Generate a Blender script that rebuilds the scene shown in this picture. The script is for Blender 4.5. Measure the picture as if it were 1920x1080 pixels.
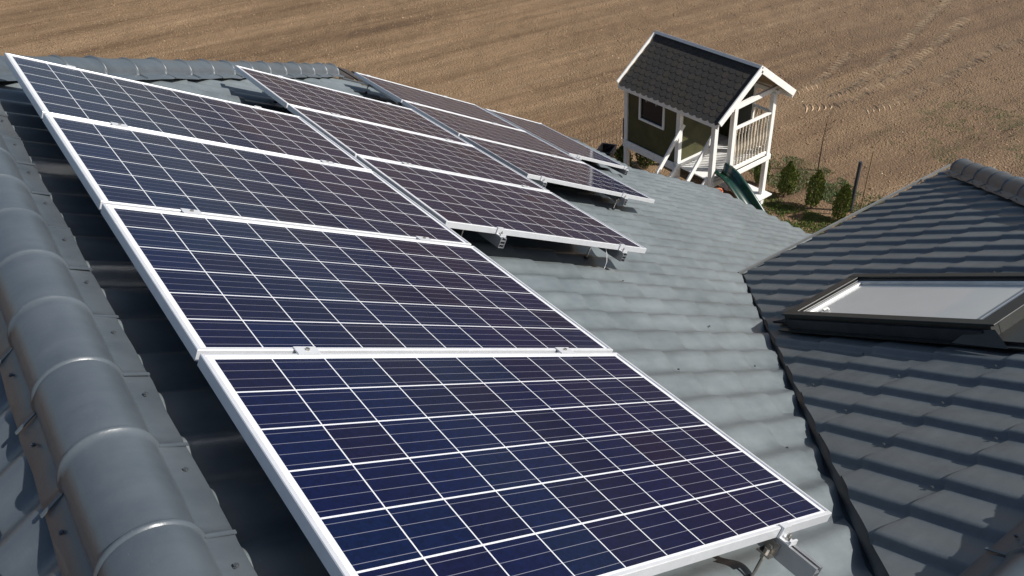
import bpy, bmesh, math, random
import numpy as np
from mathutils import Vector, Matrix
random.seed(7); np.random.seed(7)
R = math.radians
for o in list(bpy.data.objects): bpy.data.objects.remove(o)
SC = bpy.context.scene; COL = SC.collection

# ------------------------------------------------------------------ camera
CAM = (-0.18901416, -4.80317959, 1.30157436)
cam_x = (0.80494, -0.58903, 0.07155)       # filled in below from the calibrated rotation
F_PX = 1504.516
ROT = [[0.73287116, 0.58902715, -0.34050973], [0.05228668, 0.45023869, 0.89137603], [0.67835534, -0.67106791, 0.29916867]]
c30, s30 = math.cos(R(30)), math.sin(R(30)); T30 = math.tan(R(30))
M = np.array([[c30, 0, -s30], [0, -1, 0], [-s30, 0, -c30]])
RC = np.array(ROT) @ M.T
cd = bpy.data.cameras.new('camera'); cam = bpy.data.objects.new('camera', cd); COL.objects.link(cam)
cd.sensor_width = 36; cd.lens = 36 * F_PX / 1920; cd.clip_start = 0.05; cd.clip_end = 3000
mw = Matrix.Identity(4)
for r in range(3):
    mw[r][0] = RC[0][r]; mw[r][1] = -RC[1][r]; mw[r][2] = -RC[2][r]; mw[r][3] = CAM[r]
cam.matrix_world = mw
SC.camera = cam

# ------------------------------------------------------------------ world, sun, exposure
SUN_AZ, SUN_EL = R(-50), R(40)            # azimuth measured from +X
sd = Vector((math.cos(SUN_EL)*math.cos(SUN_AZ), math.cos(SUN_EL)*math.sin(SUN_AZ), math.sin(SUN_EL)))
w = bpy.data.worlds.new("World"); SC.world = w; w.use_nodes = True
wn = w.node_tree; wn.nodes.clear()
sky = wn.nodes.new('ShaderNodeTexSky'); sky.sky_type = 'NISHITA'; sky.sun_disc = False
sky.sun_elevation = SUN_EL; sky.sun_rotation = math.atan2(sd.x, sd.y)
sky.dust_density = 1.6; sky.ozone_density = 1.2
bg = wn.nodes.new('ShaderNodeBackground'); bg.inputs[1].default_value = 0.076
wo = wn.nodes.new('ShaderNodeOutputWorld')
wn.links.new(sky.outputs[0], bg.inputs[0]); wn.links.new(bg.outputs[0], wo.inputs[0])
sl = bpy.data.lights.new('sun', 'SUN'); sl.energy = 4.8; sl.angle = R(0.5); sl.color = (1.0, 0.965, 0.91)
so = bpy.data.objects.new('sun', sl); COL.objects.link(so)
so.rotation_euler = (-sd).to_track_quat('-Z', 'Y').to_euler(); so.location = (20, -20, 20)
SC.view_settings.view_transform = 'Standard'; SC.view_settings.look = 'None'
SC.view_settings.exposure = 0.32; SC.view_settings.gamma = 1.0

# ------------------------------------------------------------------ materials
class NT:
    def __init__(s, name):
        s.m = bpy.data.materials.new(name); s.m.use_nodes = True; s.t = s.m.node_tree
        s.b = s.t.nodes['Principled BSDF']
    def n(s, ty, **k):
        x = s.t.nodes.new(ty)
        for a, v in k.items():
            if a.startswith('i_'):
                key = a[2:]; key = int(key) if key.isdigit() else key.replace('_', ' ')
                x.inputs[key].default_value = v
            else: setattr(x, a, v)
        return x
    def l(s, a, b): s.t.links.new(a, b)
    def coord(s, kind='Object', scale=(1, 1, 1), rot=(0, 0, 0)):
        tc = s.n('ShaderNodeTexCoord'); mp = s.n('ShaderNodeMapping')
        mp.inputs['Scale'].default_value = scale; mp.inputs['Rotation'].default_value = rot
        s.l(tc.outputs[kind], mp.inputs[0]); return mp.outputs[0]
    def noise(s, vec, scale, detail=4, rough=.55):
        x = s.n('ShaderNodeTexNoise'); x.inputs['Scale'].default_value = scale
        x.inputs['Detail'].default_value = detail; x.inputs['Roughness'].default_value = rough
        if vec: s.l(vec, x.inputs['Vector'])
        return x.outputs['Fac']
    def ramp(s, fac, stops):
        x = s.n('ShaderNodeValToRGB'); e = x.color_ramp.elements
        while len(e) < len(stops): e.new(.5)
        for el, (p, c) in zip(e, stops): el.position = p; el.color = tuple(c) + (1,) if len(c) == 3 else c
        s.l(fac, x.inputs[0]); return x.outputs[0]
    def math(s, op, a, b=None, c=None):
        x = s.n('ShaderNodeMath', operation=op)
        for i, v in enumerate((a, b, c)):
            if v is None: continue
            if isinstance(v, (int, float)): x.inputs[i].default_value = v
            else: s.l(v, x.inputs[i])
        return x.outputs[0]
    def mix(s, fac, a, b, mode='MIX'):
        x = s.n('ShaderNodeMix', data_type='RGBA', blend_type=mode)
        for i, v in ((0, fac), (6, a), (7, b)):
            if isinstance(v, (int, float)): x.inputs[i].default_value = v
            elif isinstance(v, tuple): x.inputs[i].default_value = v + (1,) if len(v) == 3 else v
            else: s.l(v, x.inputs[i])
        return x.outputs[2]
    def bump(s, h, strength=.3, dist=.01):
        x = s.n('ShaderNodeBump'); x.inputs['Strength'].default_value = strength; x.inputs['Distance'].default_value = dist
        s.l(h, x.inputs['Height']); s.l(x.outputs[0], s.b.inputs['Normal']); return x

def simple(name, col, rough=.5, metal=0, var=.12, scale=6, bump=0, spec=.5, bscale=None):
    k = NT(name); v = k.coord()
    f = k.noise(v, scale, 5)
    d = tuple(c*(1-var) for c in col); l = tuple(min(1, c*(1+var)) for c in col)
    k.l(k.ramp(f, [(.3, d), (.7, l)]), k.b.inputs['Base Color'])
    k.b.inputs['Roughness'].default_value = rough; k.b.inputs['Metallic'].default_value = metal
    k.b.inputs['Specular IOR Level'].default_value = spec
    if bump: k.bump(k.noise(v, bscale or scale*8, 4), bump, .004)
    return k.m

def roof_mat(name, base, dust, rough=.37):
    k = NT(name); v = k.coord()
    f1 = k.noise(v, 1.3, 5, .6); f2 = k.noise(v, 9, 6, .65); f3 = k.noise(k.coord(scale=(1, 6, 1)), 3.0, 5, .6)
    f = k.math('ADD', k.math('MULTIPLY', f1, .45), k.math('ADD', k.math('MULTIPLY', f2, .3), k.math('MULTIPLY', f3, .25)))
    c = k.ramp(f, [(.36, base), (.5, tuple((a+b)/2 for a, b in zip(base, dust))), (.66, dust)])
    # fine pale scratches and specks
    sp = k.noise(v, 140, 2, .5); spm = k.math('GREATER_THAN', sp, .74)
    c = k.mix(k.math('MULTIPLY', spm, .35), c, tuple(min(1, x*2.0) for x in dust))
    k.l(c, k.b.inputs['Base Color'])
    rr = k.math('ADD', k.math('MULTIPLY', f2, .25), rough-.12); k.l(rr, k.b.inputs['Roughness'])
    k.b.inputs['Specular IOR Level'].default_value = .7 if 'graphite_roof' in name else .5
    k.bump(k.math('ADD', k.noise(v, 5, 4), k.math('MULTIPLY', k.noise(v, 220, 2), .06)), .35, .012)
    return k.m

MT = {}
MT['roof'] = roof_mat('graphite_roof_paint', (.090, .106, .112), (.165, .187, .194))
MT['wing'] = roof_mat('graphite_paint_shaded_wing', (.066, .077, .085), (.112, .126, .134))  # same paint as the main slope, toned darker for its grazing light
MT['cap'] = roof_mat('graphite_ridge_paint', (.056, .069, .082), (.088, .103, .117), .34)
MT['flash'] = simple('dark_flashing', (.028, .031, .036), .5, 0, .3, 12)
MT['alu'] = simple('anodised_aluminium', (.64, .65, .67), .38, .35, .05, 20)
MT['alu_rail'] = simple('rail_aluminium', (.45, .46, .48), .35, .75, .08, 12)
MT['steel'] = simple('bolt_steel', (.4, .38, .35), .3, .9, .15, 40)
MT['white'] = simple('white_paint', (.74, .73, .70), .55, 0, .06, 9, .2)
MT['worn'] = simple('worn_white_paint', (.50, .44, .35), .7, 0, .3, 14, .3)
MT['olive'] = simple('olive_board', (.054, .052, .016), .65, 0, .3, 4, .2)
MT['dark_in'] = simple('dark_interior_board', (.03, .03, .03), .8)
MT['conc'] = simple('render_wall', (.55, .52, .46), .85, 0, .06, 5, .3)
MT['blackpl'] = simple('black_plastic', (.012, .012, .014), .45)
MT['rust'] = simple('rusty_post', (.05, .022, .018), .8, 0, .3, 20)
MT['darkpost'] = simple('grey_post', (.03, .034, .045), .7)
MT['wood'] = simple('bare_wood', (.26, .18, .10), .8, 0, .2, 12)
MT['bark'] = simple('sapling_bark', (.12, .075, .05), .85, 0, .3, 30)
MT['wire'] = simple('fence_wire', (.10, .08, .07), .6, .4)
MT['cable'] = simple('white_cable', (.8, .8, .78), .5)
MT['brownframe'] = simple('window_cladding', (.030, .031, .029), .38, .3, .12, 14)
MT['innerwhite'] = simple('white_sash', (.8, .78, .72), .45)
MT['orange'] = simple('orange_plastic', (.8, .22, .03), .4)
MT['pink'] = simple('pink_plastic', (.75, .3, .22), .4)
MT['dark_slats'] = simple('dark_slat_boards', (.055, .045, .04), .6, .2, .25, 8)

def slide_mat():
    k = NT('green_slide_plastic'); k.b.inputs['Base Color'].default_value = (.003, .028, .017, 1)
    k.b.inputs['Roughness'].default_value = .22; k.b.inputs['Coat Weight'].default_value = .5
    k.bump(k.noise(k.coord(), 12, 3), .08, .01); return k.m
MT['slide'] = slide_mat()

def glass_dark():
    k = NT('dark_window_glass'); k.b.inputs['Base Color'].default_value = (.010, .013, .020, 1)
    k.b.inputs['Roughness'].default_value = .25; k.b.inputs['Specular IOR Level'].default_value = .25; return k.m
MT['glass'] = glass_dark()
def pale_glazing():
    k = NT('skylight_glazing'); f = k.noise(k.coord(), 1.4, 5)  # plain pale grey base under a glossy coat
    k.l(k.ramp(f, [(.3, (.44, .46, .46)), (.7, (.52, .54, .535))]), k.b.inputs['Base Color'])
    k.b.inputs['Roughness'].default_value = .5; k.b.inputs['Coat Weight'].default_value = 1; k.b.inputs['Coat Roughness'].default_value = .02
    return k.m
MT['pale_glazing'] = pale_glazing()

def pv_mat():
    # cells laid out in metres in the UV map: u in 0..1.65, v in 0..0.992
    k = NT('solar_cells'); uv = k.n('ShaderNodeUVMap'); sx = k.n('ShaderNodeSeparateXYZ'); k.l(uv.outputs[0], sx.inputs[0])
    P = .1592
    a = k.math('DIVIDE', k.math('SUBTRACT', sx.outputs[0], .029), P); b = k.math('DIVIDE', k.math('SUBTRACT', sx.outputs[1], .0184), P)
    fa, fb = k.math('FRACT', a), k.math('FRACT', b)
    ia, ib = k.math('FLOOR', a), k.math('FLOOR', b)
    da = k.math('ABSOLUTE', k.math('SUBTRACT', fa, .5)); db = k.math('ABSOLUTE', k.math('SUBTRACT', fb, .5))
    ga = k.math('GREATER_THAN', da, .5-.011); gb = k.math('GREATER_THAN', db, .5-.017)
    inside = k.math('MULTIPLY', k.math('MULTIPLY', k.math('GREATER_THAN', a, 0), k.math('LESS_THAN', a, 10)),
                    k.math('MULTIPLY', k.math('GREATER_THAN', b, 0), k.math('LESS_THAN', b, 6)))
    white = k.math('MAXIMUM', k.math('MAXIMUM', ga, gb), k.math('SUBTRACT', 1, inside))
    # four busbars per cell, parallel to the long side
    q = k.math('ABSOLUTE', k.math('SUBTRACT', k.math('FRACT', k.math('MULTIPLY', fb, 4)), .5))
    bus = k.math('LESS_THAN', q, .020)
    oi = k.n('ShaderNodeObjectInfo')
    cv = k.n('ShaderNodeCombineXYZ'); k.l(ia, cv.inputs[0]); k.l(ib, cv.inputs[1]); k.l(k.math('MULTIPLY', oi.outputs['Random'], 57), cv.inputs[2])
    wnz = k.n('ShaderNodeTexWhiteNoise', noise_dimensions='3D'); k.l(cv.outputs[0], wnz.inputs['Vector'])
    cell = k.ramp(wnz.outputs['Value'], [(0, (.0025, .0045, .028)), (.25, (.0025, .005, .035)), (.5, (.0020, .0058, .038)), (.72, (.002, .0085, .038)), (.88, (.0038, .0045, .030)), (1, (.0050, .0045, .026))])
    vec = k.coord('UV', (1, 1, 1)); vor = k.n('ShaderNodeTexVoronoi'); vor.inputs['Scale'].default_value = 110; k.l(vec, vor.inputs['Vector'])
    sp = k.n('ShaderNodeSeparateColor'); k.l(vor.outputs['Color'], sp.inputs[0])
    gr = k.math('ADD', k.math('MULTIPLY', sp.outputs[0], .35), .64)
    cc = k.n('ShaderNodeCombineColor'); k.l(gr, cc.inputs[0]); k.l(gr, cc.inputs[1]); k.l(gr, cc.inputs[2])
    cell = k.mix(1.0, cell, cc.outputs[0], 'MULTIPLY')
    cell = k.mix(k.math('MULTIPLY', bus, .55), cell, (.30, .30, .36))
    c = k.mix(white, cell, (.62, .63, .66))
    # thin uneven dust film
    dn = k.noise(k.coord('Object', (1, 1, 1)), 2.2, 6, .6)
    c = k.mix(k.math('MULTIPLY', dn, .009), c, (.45, .42, .38))
    k.l(c, k.b.inputs['Base Color'])
    k.b.inputs['Roughness'].default_value = .35; k.b.inputs['Specular IOR Level'].default_value = .06
    k.b.inputs['Coat Weight'].default_value = .52; k.b.inputs['Coat Roughness'].default_value = .05; k.b.inputs['Coat IOR'].default_value = 1.27
    return k.m
MT['pv'] = pv_mat()

# ------------------------------------------------------------------ mesh helpers
class MB:
    def __init__(s): s.v = []; s.f = []; s.m = []
    def add(s, vs, fs, mi=0):
        n = len(s.v); s.v += [tuple(x) for x in vs]; s.f += [tuple(i+n for i in f) for f in fs]; s.m += [mi]*len(fs)
    def box(s, lo, hi, mi=0, mat=None):
        x0, y0, z0 = lo; x1, y1, z1 = hi
        vs = [(x0, y0, z0), (x1, y0, z0), (x1, y1, z0), (x0, y1, z0), (x0, y0, z1), (x1, y0, z1), (x1, y1, z1), (x0, y1, z1)]
        if mat is not None: vs = [mat @ Vector(v) for v in vs]
        s.add(vs, [(0, 3, 2, 1), (4, 5, 6, 7), (0, 1, 5, 4), (1, 2, 6, 5), (2, 3, 7, 6), (3, 0, 4, 7)], mi)
    def beam(s, a, b, wd, ht, up=(0, 0, 1), mi=0):
        a, b = Vector(a), Vector(b); d = (b-a); L = d.length; d.normalize()
        u = Vector(up); sx = d.cross(u).normalized(); uz = sx.cross(d).normalized()
        m = Matrix((sx, uz, d)).transposed().to_4x4(); m.translation = a
        s.box((-wd/2, -ht/2, 0), (wd/2, ht/2, L), mi, m)
    def tube(s, pts, rads, seg=8, mi=0, cap=True):
        pts = [Vector(p) for p in pts]; n = len(s.v); k = len(pts)
        if isinstance(rads, (int, float)): rads = [rads]*k
        for i, p in enumerate(pts):
            d = (pts[min(i+1, k-1)]-pts[max(i-1, 0)]).normalized()
            u = Vector((0, 0, 1)) if abs(d.z) < .9 else Vector((1, 0, 0))
            a = d.cross(u).normalized(); b = d.cross(a)
            for j in range(seg):
                t = 2*math.pi*j/seg; q = p + (a*math.cos(t)+b*math.sin(t))*rads[i]; s.v.append(tuple(q))
        for i in range(k-1):
            for j in range(seg):
                s.f.append((n+i*seg+j, n+i*seg+(j+1) % seg, n+(i+1)*seg+(j+1) % seg, n+(i+1)*seg+j)); s.m.append(mi)
        if cap:
            s.f.append(tuple(n+j for j in range(seg))); s.m.append(mi)
            s.f.append(tuple(n+(k-1)*seg+j for j in reversed(range(seg)))); s.m.append(mi)
    def build(s, name, mats, parent=None, smooth=None, bevel=0):
        me = bpy.data.meshes.new(name); me.from_pydata(s.v, [], s.f)
        if not isinstance(mats, (list, tuple)): mats = [mats]
        for m in mats: me.materials.append(m)
        if len(mats) > 1: me.polygons.foreach_set('material_index', s.m)
        me.validate(); me.update()
        if smooth is not None:
            me.polygons.foreach_set('use_smooth', [True]*len(me.polygons)); me.set_sharp_from_angle(angle=R(smooth))
        o = bpy.data.objects.new(name, me); COL.objects.link(o)
        if parent is not None: o.parent = parent
        if bevel:
            b = o.modifiers.new('bevel', 'BEVEL'); b.width = bevel; b.segments = 2; b.limit_method = 'ANGLE'
        return o

def tag(o, label=None, cat=None, group=None, kind=None):
    if label: o['label'] = label
    if cat: o['category'] = cat
    if group: o['group'] = group
    if kind: o['kind'] = kind
    return o
def empty(name, loc=(0, 0, 0), rot=(0, 0, 0), **k):
    o = bpy.data.objects.new(name, None); COL.objects.link(o); o.location = loc; o.rotation_euler = rot
    o.empty_display_size = .2; return tag(o, **k)
def copy_tree(o, parent=None):
    c = o.copy(); COL.objects.link(c); c.parent = parent
    for ch in list(kids[o.name]) if o.name in kids else []: copy_tree(ch, c)
    return c
kids = {}
def reg(root):
    for o in bpy.data.objects:
        if o.parent: kids.setdefault(o.parent.name, [])
        if o.parent and o not in kids[o.parent.name]: kids[o.parent.name].append(o)

# value noise
_tab = np.random.rand(256, 256)
def vnoise(x, y):
    xi = np.floor(x).astype(int); yi = np.floor(y).astype(int); fx = x-xi; fy = y-yi
    fx = fx*fx*(3-2*fx); fy = fy*fy*(3-2*fy)
    g = lambda a, b: _tab[a & 255, b & 255]
    return (g(xi, yi)*(1-fx)+g(xi+1, yi)*fx)*(1-fy)+(g(xi, yi+1)*(1-fx)+g(xi+1, yi+1)*fx)*fy
def fbm(x, y, o=4):
    r = 0; a = .5
    for i in range(o): r = r+a*vnoise(x*2**i+17*i, y*2**i+31*i); a *= .5
    return r

# ------------------------------------------------------------------ the ground
ZG = -7.7
def axis_lines(lo, hi, step):
    a = list(np.arange(lo, hi, step)); s = step; x = lo; L = []
    while x > -900: s *= 1.35; x -= s; L.append(x)
    s = step; x = a[-1]; Rr = []
    while x < 900: s *= 1.35; x += s; Rr.append(x)
    return np.array(L[::-1]+a+Rr)
def field_h(X, Y):
    ang = R(-11) + .10*(fbm(X/25, Y/25, 2)-.5)*2
    a = X*math.cos(R(-11))+Y*math.sin(R(-11)); b = -X*math.sin(R(-11))+Y*math.cos(R(-11))
    b = b + .5*(fbm(a/9, b/9, 2)-.5)
    fur = vnoise(a/14, b/.42)*.6+vnoise(a/6+9, b/.18)*.4
    clod = fbm(X/.35, Y/.35, 4)
    m = np.clip((X-13.6)/1.0, 0, 1); m = np.maximum(m, np.clip((Y-7.7)/.8, 0, 1))
    h = (fur-.5)*.075+(clod-.5)*.07
    far = np.clip(1-(np.hypot(X-15, Y-10)-45)/40, 0, 1)
    return (h*m + (fbm(X/.5, Y/.5, 3)-.5)*.05*(1-m))*far
gx = axis_lines(6, 40, .11); gy = axis_lines(-3, 48, .11)
X, Y = np.meshgrid(gx, gy, indexing='ij'); Z = ZG+field_h(X, Y)
nx, ny = X.shape
me = bpy.data.meshes.new('field_ground')
V = np.stack([X, Y, Z], -1).reshape(-1, 3)
idx = np.arange(nx*ny).reshape(nx, ny)
Fq = np.stack([idx[:-1, :-1], idx[1:, :-1], idx[1:, 1:], idx[:-1, 1:]], -1).reshape(-1, 4)
def fast_mesh(me, V, Fq):
    k = Fq.shape[1]
    me.vertices.add(len(V)); me.vertices.foreach_set('co', V.astype(np.float32).ravel())
    me.loops.add(Fq.size); me.loops.foreach_set('vertex_index', Fq.astype(np.int32).ravel())
    me.polygons.add(len(Fq)); me.polygons.foreach_set('loop_start', np.arange(0, Fq.size, k, dtype=np.int32))
    me.polygons.foreach_set('loop_total', np.full(len(Fq), k, dtype=np.int32))
    me.update(calc_edges=True); me.validate()
fast_mesh(me, V, Fq); me.polygons.foreach_set('use_smooth', [True]*len(me.polygons))
def soil_mat():
    k = NT('tilled_soil'); tc = k.n('ShaderNodeTexCoord'); P = tc.outputs['Object']
    mp = k.n('ShaderNodeMapping'); mp.inputs['Rotation'].default_value = (0, 0, R(11)); k.l(P, mp.inputs[0])
    st = k.n('ShaderNodeMapping'); st.inputs['Scale'].default_value = (.10, 1.6, 1); k.l(mp.outputs[0], st.inputs[0])
    streak = k.noise(st.outputs[0], 1.6, 6, .6)
    big = k.noise(P, .16, 4, .5); mid = k.noise(P, 2.2, 6, .65); fine = k.noise(P, 22, 6, .75)
    st2 = k.n('ShaderNodeMapping'); st2.inputs['Scale'].default_value = (.035, .55, 1); k.l(mp.outputs[0], st2.inputs[0])
    streak2 = k.noise(st2.outputs[0], 1.6, 5, .65)
    f = k.math('ADD', k.math('ADD', k.math('MULTIPLY', k.math('ADD', streak, k.math('MULTIPLY', k.math('SUBTRACT', streak2, .5), 1.2)), .42), k.math('MULTIPLY', big, .18)), k.math('ADD', k.math('MULTIPLY', mid, .18), k.math('MULTIPLY', fine, .22)))
    c = k.ramp(f, [(.34, (.125, .080, .048)), (.44, (.198, .129, .075)), (.54, (.258, .172, .100)), (.68, (.36, .25, .15))])
    # drier, paler towards the far left of the field; damp brown on the right
    sx = k.n('ShaderNodeSeparateXYZ'); k.l(P, sx.inputs[0])
    dmp = k.math('ADD', k.math('SUBTRACT', k.math('MULTIPLY', sx.outputs[0], .045), k.math('MULTIPLY', sx.outputs[1], .03)), k.math('MULTIPLY', mid, .35))
    c = k.mix(k.ramp(dmp, [(.35, (0, 0, 0)), (.95, (.55, .55, .55))]), c, (.150, .103, .072))
    # dark clods and straw flecks
    v1 = k.n('ShaderNodeTexVoronoi'); v1.inputs['Scale'].default_value = 9; k.l(P, v1.inputs['Vector'])
    cl = k.math('LESS_THAN', v1.outputs['Distance'], .13); c = k.mix(k.math('MULTIPLY', cl, .55), c, (.07, .045, .03))
    v2 = k.n('ShaderNodeTexVoronoi'); v2.inputs['Scale'].default_value = 14; k.l(mp.outputs[0], v2.inputs['Vector'])
    s2 = k.math('LESS_THAN', v2.outputs['Distance'], .09); c = k.mix(k.math('MULTIPLY', s2, .6), c, (.50, .38, .22))
    # green weeds in the damp corner on the right
    wz = k.noise(P, .9, 5, .7)
    inx = k.math('MULTIPLY', k.math('GREATER_THAN', sx.outputs[0], 16.2), k.math('LESS_THAN', sx.outputs[1], 4.6))
    iny = k.math('LESS_THAN', k.math('ADD', sx.outputs[0], k.math('MULTIPLY', sx.outputs[1], .3)), 20.5)
    wm = k.math('MULTIPLY', k.math('MULTIPLY', inx, iny), k.math('GREATER_THAN', wz, .52))
    fz = k.math('GREATER_THAN', k.noise(P, 7, 4, .8), .48)
    c = k.mix(k.math('MULTIPLY', k.math('MULTIPLY', wm, fz), .55), c, (.085, .085, .04))
    k.l(c, k.b.inputs['Base Color']); k.b.inputs['Roughness'].default_value = .95; k.b.inputs['Specular IOR Level'].default_value = .1
    va = k.n('ShaderNodeTexVoronoi'); va.inputs['Scale'].default_value = 19; k.l(P, va.inputs['Vector'])
    vb2 = k.n('ShaderNodeTexVoronoi'); vb2.inputs['Scale'].default_value = 47; k.l(P, vb2.inputs['Vector'])
    hh = k.math('ADD', k.math('MULTIPLY', va.outputs['Distance'], -1.0), k.math('MULTIPLY', vb2.outputs['Distance'], -.55))
    hh = k.math('MULTIPLY', hh, k.math('MULTIPLY', k.math('SUBTRACT', k.math('ADD', k.noise(P, 1.1, 5, .7), k.math('MULTIPLY', streak, .8)), .55), 1.7))
    k.bump(k.math('ADD', hh, k.math('MULTIPLY', fine, .7)), 1.0, .05)
    return k.m
MT['soil'] = soil_mat(); me.materials.append(MT['soil'])
ground = bpy.data.objects.new('field_ground', me); COL.objects.link(ground); tag(ground, kind='structure')
def gz(x, y): return ZG+float(field_h(np.array([float(x)]), np.array([float(y)]))[0])

# clods: low-poly lumps lying on the field
def clods(n, seed, area, smin, smax, name, mat):
    rg = np.random.default_rng(seed); x0, x1, y0, y1 = area
    px = rg.uniform(x0, x1, n); py = rg.uniform(y0, y1, n)
    keep = (px > 13.3) | (py > 7.9)
    qc = np.stack([px, py, np.full(n, ZG)], -1)-np.array(CAM); qc = qc @ RC.T; qz = np.maximum(qc[:, 2], .1)
    keep &= (np.abs(qc[:, 0]/qz) < .95) & (qc[:, 2] > 0) & (qc[:, 1]/qz > -.6); keep &= (fbm(px/1.7, py/1.7, 3) + rg.uniform(-.25, .25, n)) > .42
    px, py = px[keep], py[keep]; m = len(px)
    sz = smin+(smax-smin)*rg.uniform(0, 1, m)**3.2*np.where(rg.random(m) < .01, 2.0, 1.0)
    base = np.array([[0, 0, 1], [1, 0, 0], [0, 1, 0], [-1, 0, 0], [0, -1, 0], [0, 0, -1]], float)
    fc = np.array([[0, 1, 2], [0, 2, 3], [0, 3, 4], [0, 4, 1], [5, 2, 1], [5, 3, 2], [5, 4, 3], [5, 1, 4]])
    v = base[None]*rg.uniform(.5, 1.3, (m, 6, 1))+rg.uniform(-.2, .2, (m, 6, 3))
    a = rg.uniform(0, 6.28, m); ca, sa = np.cos(a)[:, None], np.sin(a)[:, None]
    vx = v[..., 0]*ca-v[..., 1]*sa; vy = v[..., 0]*sa+v[..., 1]*ca
    h = field_h(px, py)
    V = np.stack([px[:, None]+vx*sz[:, None], py[:, None]+vy*sz[:, None]*.8, ZG+h[:, None]+v[..., 2]*sz[:, None]*.6], -1).reshape(-1, 3)
    F = (fc[None]+6*np.arange(m)[:, None, None]).reshape(-1, 3)
    me = bpy.data.meshes.new(name); fast_mesh(me, V, F); me.materials.append(mat)
    o = bpy.data.objects.new(name, me); COL.objects.link(o); return o
cm = simple('clod_soil', (.25, .172, .105), .95, 0, .35, 1.5, 0, .1)
tag(clods(330000, 3, (1, 36, -2, 44), .010, .040, 'soil_clods', cm), 'small crumbled clods scattered over the ploughed brown field', 'soil clods', kind='stuff')
tag(clods(3000, 12, (13, 32, -2, 16), .012, .05, 'dark_clods', simple('damp_clod', (.14, .095, .062), .95, 0, .3, 2, 0, .1)), 'darker damp clods scattered on the right part of the field', 'soil clods', kind='stuff')
cp = simple('pale_stone', (.5, .42, .32), .9, 0, .2, 3)
tag(clods(2500, 9, (4, 34, -2, 42), .01, .035, 'field_stones', cp), 'tiny pale stones and straw bits strewn on the field', 'stones', kind='stuff')

# ------------------------------------------------------------------ tyre tracks pressed into the soil
def pix(x, y, z):
    d = RC.T @ np.array([(x-960)/F_PX, (y-540)/F_PX, 1.0]); t = (z-CAM[2])/d[2]
    return Vector(np.array(CAM)+d*t)
tr = MB()
tracks = [([(1560, 182), (1600, 165), (1638, 133), (1690, 88), (1738, 38), (1785, -8), (1830, -60)], .36),
          ([(1500, 205), (1560, 198), (1610, 180), (1655, 158), (1690, 136), (1722, 112), (1765, 76), (1815, 34)], .36),
          ([(1495, 172), (1530, 160), (1560, 133), (1595, 100)], .30),
          ([(1625, 208), (1670, 197), (1710, 180), (1760, 156), (1850, 100), (1920, 72)], .34),
          ]
tw = [(0, 0)]
for pts, wdt in tracks:
    P = [Vector((p.x, p.y)) for p in (pix(x, y, ZG) for x, y in pts)]
    # resample
    out = []; carry = 0
    for a, b in zip(P[:-1], P[1:]):
        L = (b-a).length; t = carry
        while t < L: out.append((a+(b-a)*t/L, (b-a).normalized())); t += .16
        carry = t-L
    for i, (q, d) in enumerate(out):
        if random.random() < .05: continue
        n = Vector((-d.y, d.x)); ks = 7; sc_ = random.uniform(.75, 1.1); hb = random.uniform(.016, .032)
        b0 = len(tr.v)
        for k_ in range(ks):
            t_ = k_/(ks-1); lat = (t_-.5)*wdt*sc_*1.3; fw = -.06*(2*t_-1)**2+.10*(t_-.5)+random.uniform(-.008, .008)
            c_ = q+n*lat+d*fw; w_ = .052*math.sin(math.pi*(t_*.86+.07)); z = gz(c_.x, c_.y)
            tr.v += [(c_.x-d.x*w_, c_.y-d.y*w_, z-.012), (c_.x, c_.y, z+hb*math.sin(math.pi*(t_*.9+.05))), (c_.x+d.x*w_, c_.y+d.y*w_, z-.012)]
            if k_:
                for m_i in range(2):
                    a_ = b0+(k_-1)*3+m_i; tr.f.append((a_, a_+1, a_+4, a_+3)); tr.m.append(0)
tm = simple('pressed_soil', (.40, .29, .185), .9, 0, .2, 3, .3, .1)
tag(tr.build('tyre_tracks', tm), kind='structure')

# ------------------------------------------------------------------ low ground cover and lawn by the thujas
def blades(name, regions, mats, hmin, hmax, seed):
    rg = np.random.default_rng(seed); V = []; F = []; MI = []
    for (cx, cy, rx, ry, ang, n) in regions:
        r = np.sqrt(rg.uniform(0, 1, n)); t = rg.uniform(0, 6.283, n)
        ex, ey = r*np.cos(t)*rx, r*np.sin(t)*ry
        px = cx+ex*math.cos(ang)-ey*math.sin(ang); py = cy+ex*math.sin(ang)+ey*math.cos(ang)
        k = fbm(px/.35, py/.35, 3)+rg.uniform(-.12, .12, n) > .41
        px, py = px[k], py[k]
        for x, y in zip(px, py):
            a = rg.uniform(0, 6.283); h = rg.uniform(hmin, hmax); wd = h*rg.uniform(.22, .5); l = rg.uniform(.2, .9)*h; b = rg.uniform(0, 6.283)
            i = len(V); z = ZG-.01
            V += [(x-wd*math.cos(a), y-wd*math.sin(a), z), (x+wd*math.cos(a), y+wd*math.sin(a), z), (x+l*math.cos(b), y+l*math.sin(b), z+h+.015)]
            F.append((i, i+1, i+2)); MI.append(int(rg.integers(0, len(mats))))
    me = bpy.data.meshes.new(name); me.from_pydata(V, [], F)
    for m in mats: me.materials.append(m)
    me.polygons.foreach_set('material_index', MI); o = bpy.data.objects.new(name, me); COL.objects.link(o); return o
gA = simple('cover_green', (.10, .15, .045), .8); gB = simple('cover_grey_green', (.17, .23, .11), .8); gC = simple('lawn_green', (.12, .18, .025), .8); gD = simple('dry_grass', (.20, .16, .07), .9)
tag(blades('ground_cover', [(13.5, 4.4, .75, 1.3, 0, 12000), (13.55, 3.0, .5, 1.0, 0, 9000), (13.5, 1.9, .4, .6, 0, 3600), (13.3, 6.2, .5, 1.1, 0, 4000), (19.0, 2.0, 1.8, 2.4, .3, 4500)], [gA, gB, gB, gD], .013, .034, 4),
    'grey green low weeds growing along the field edge behind the thujas', 'ground cover', kind='stuff')
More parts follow.
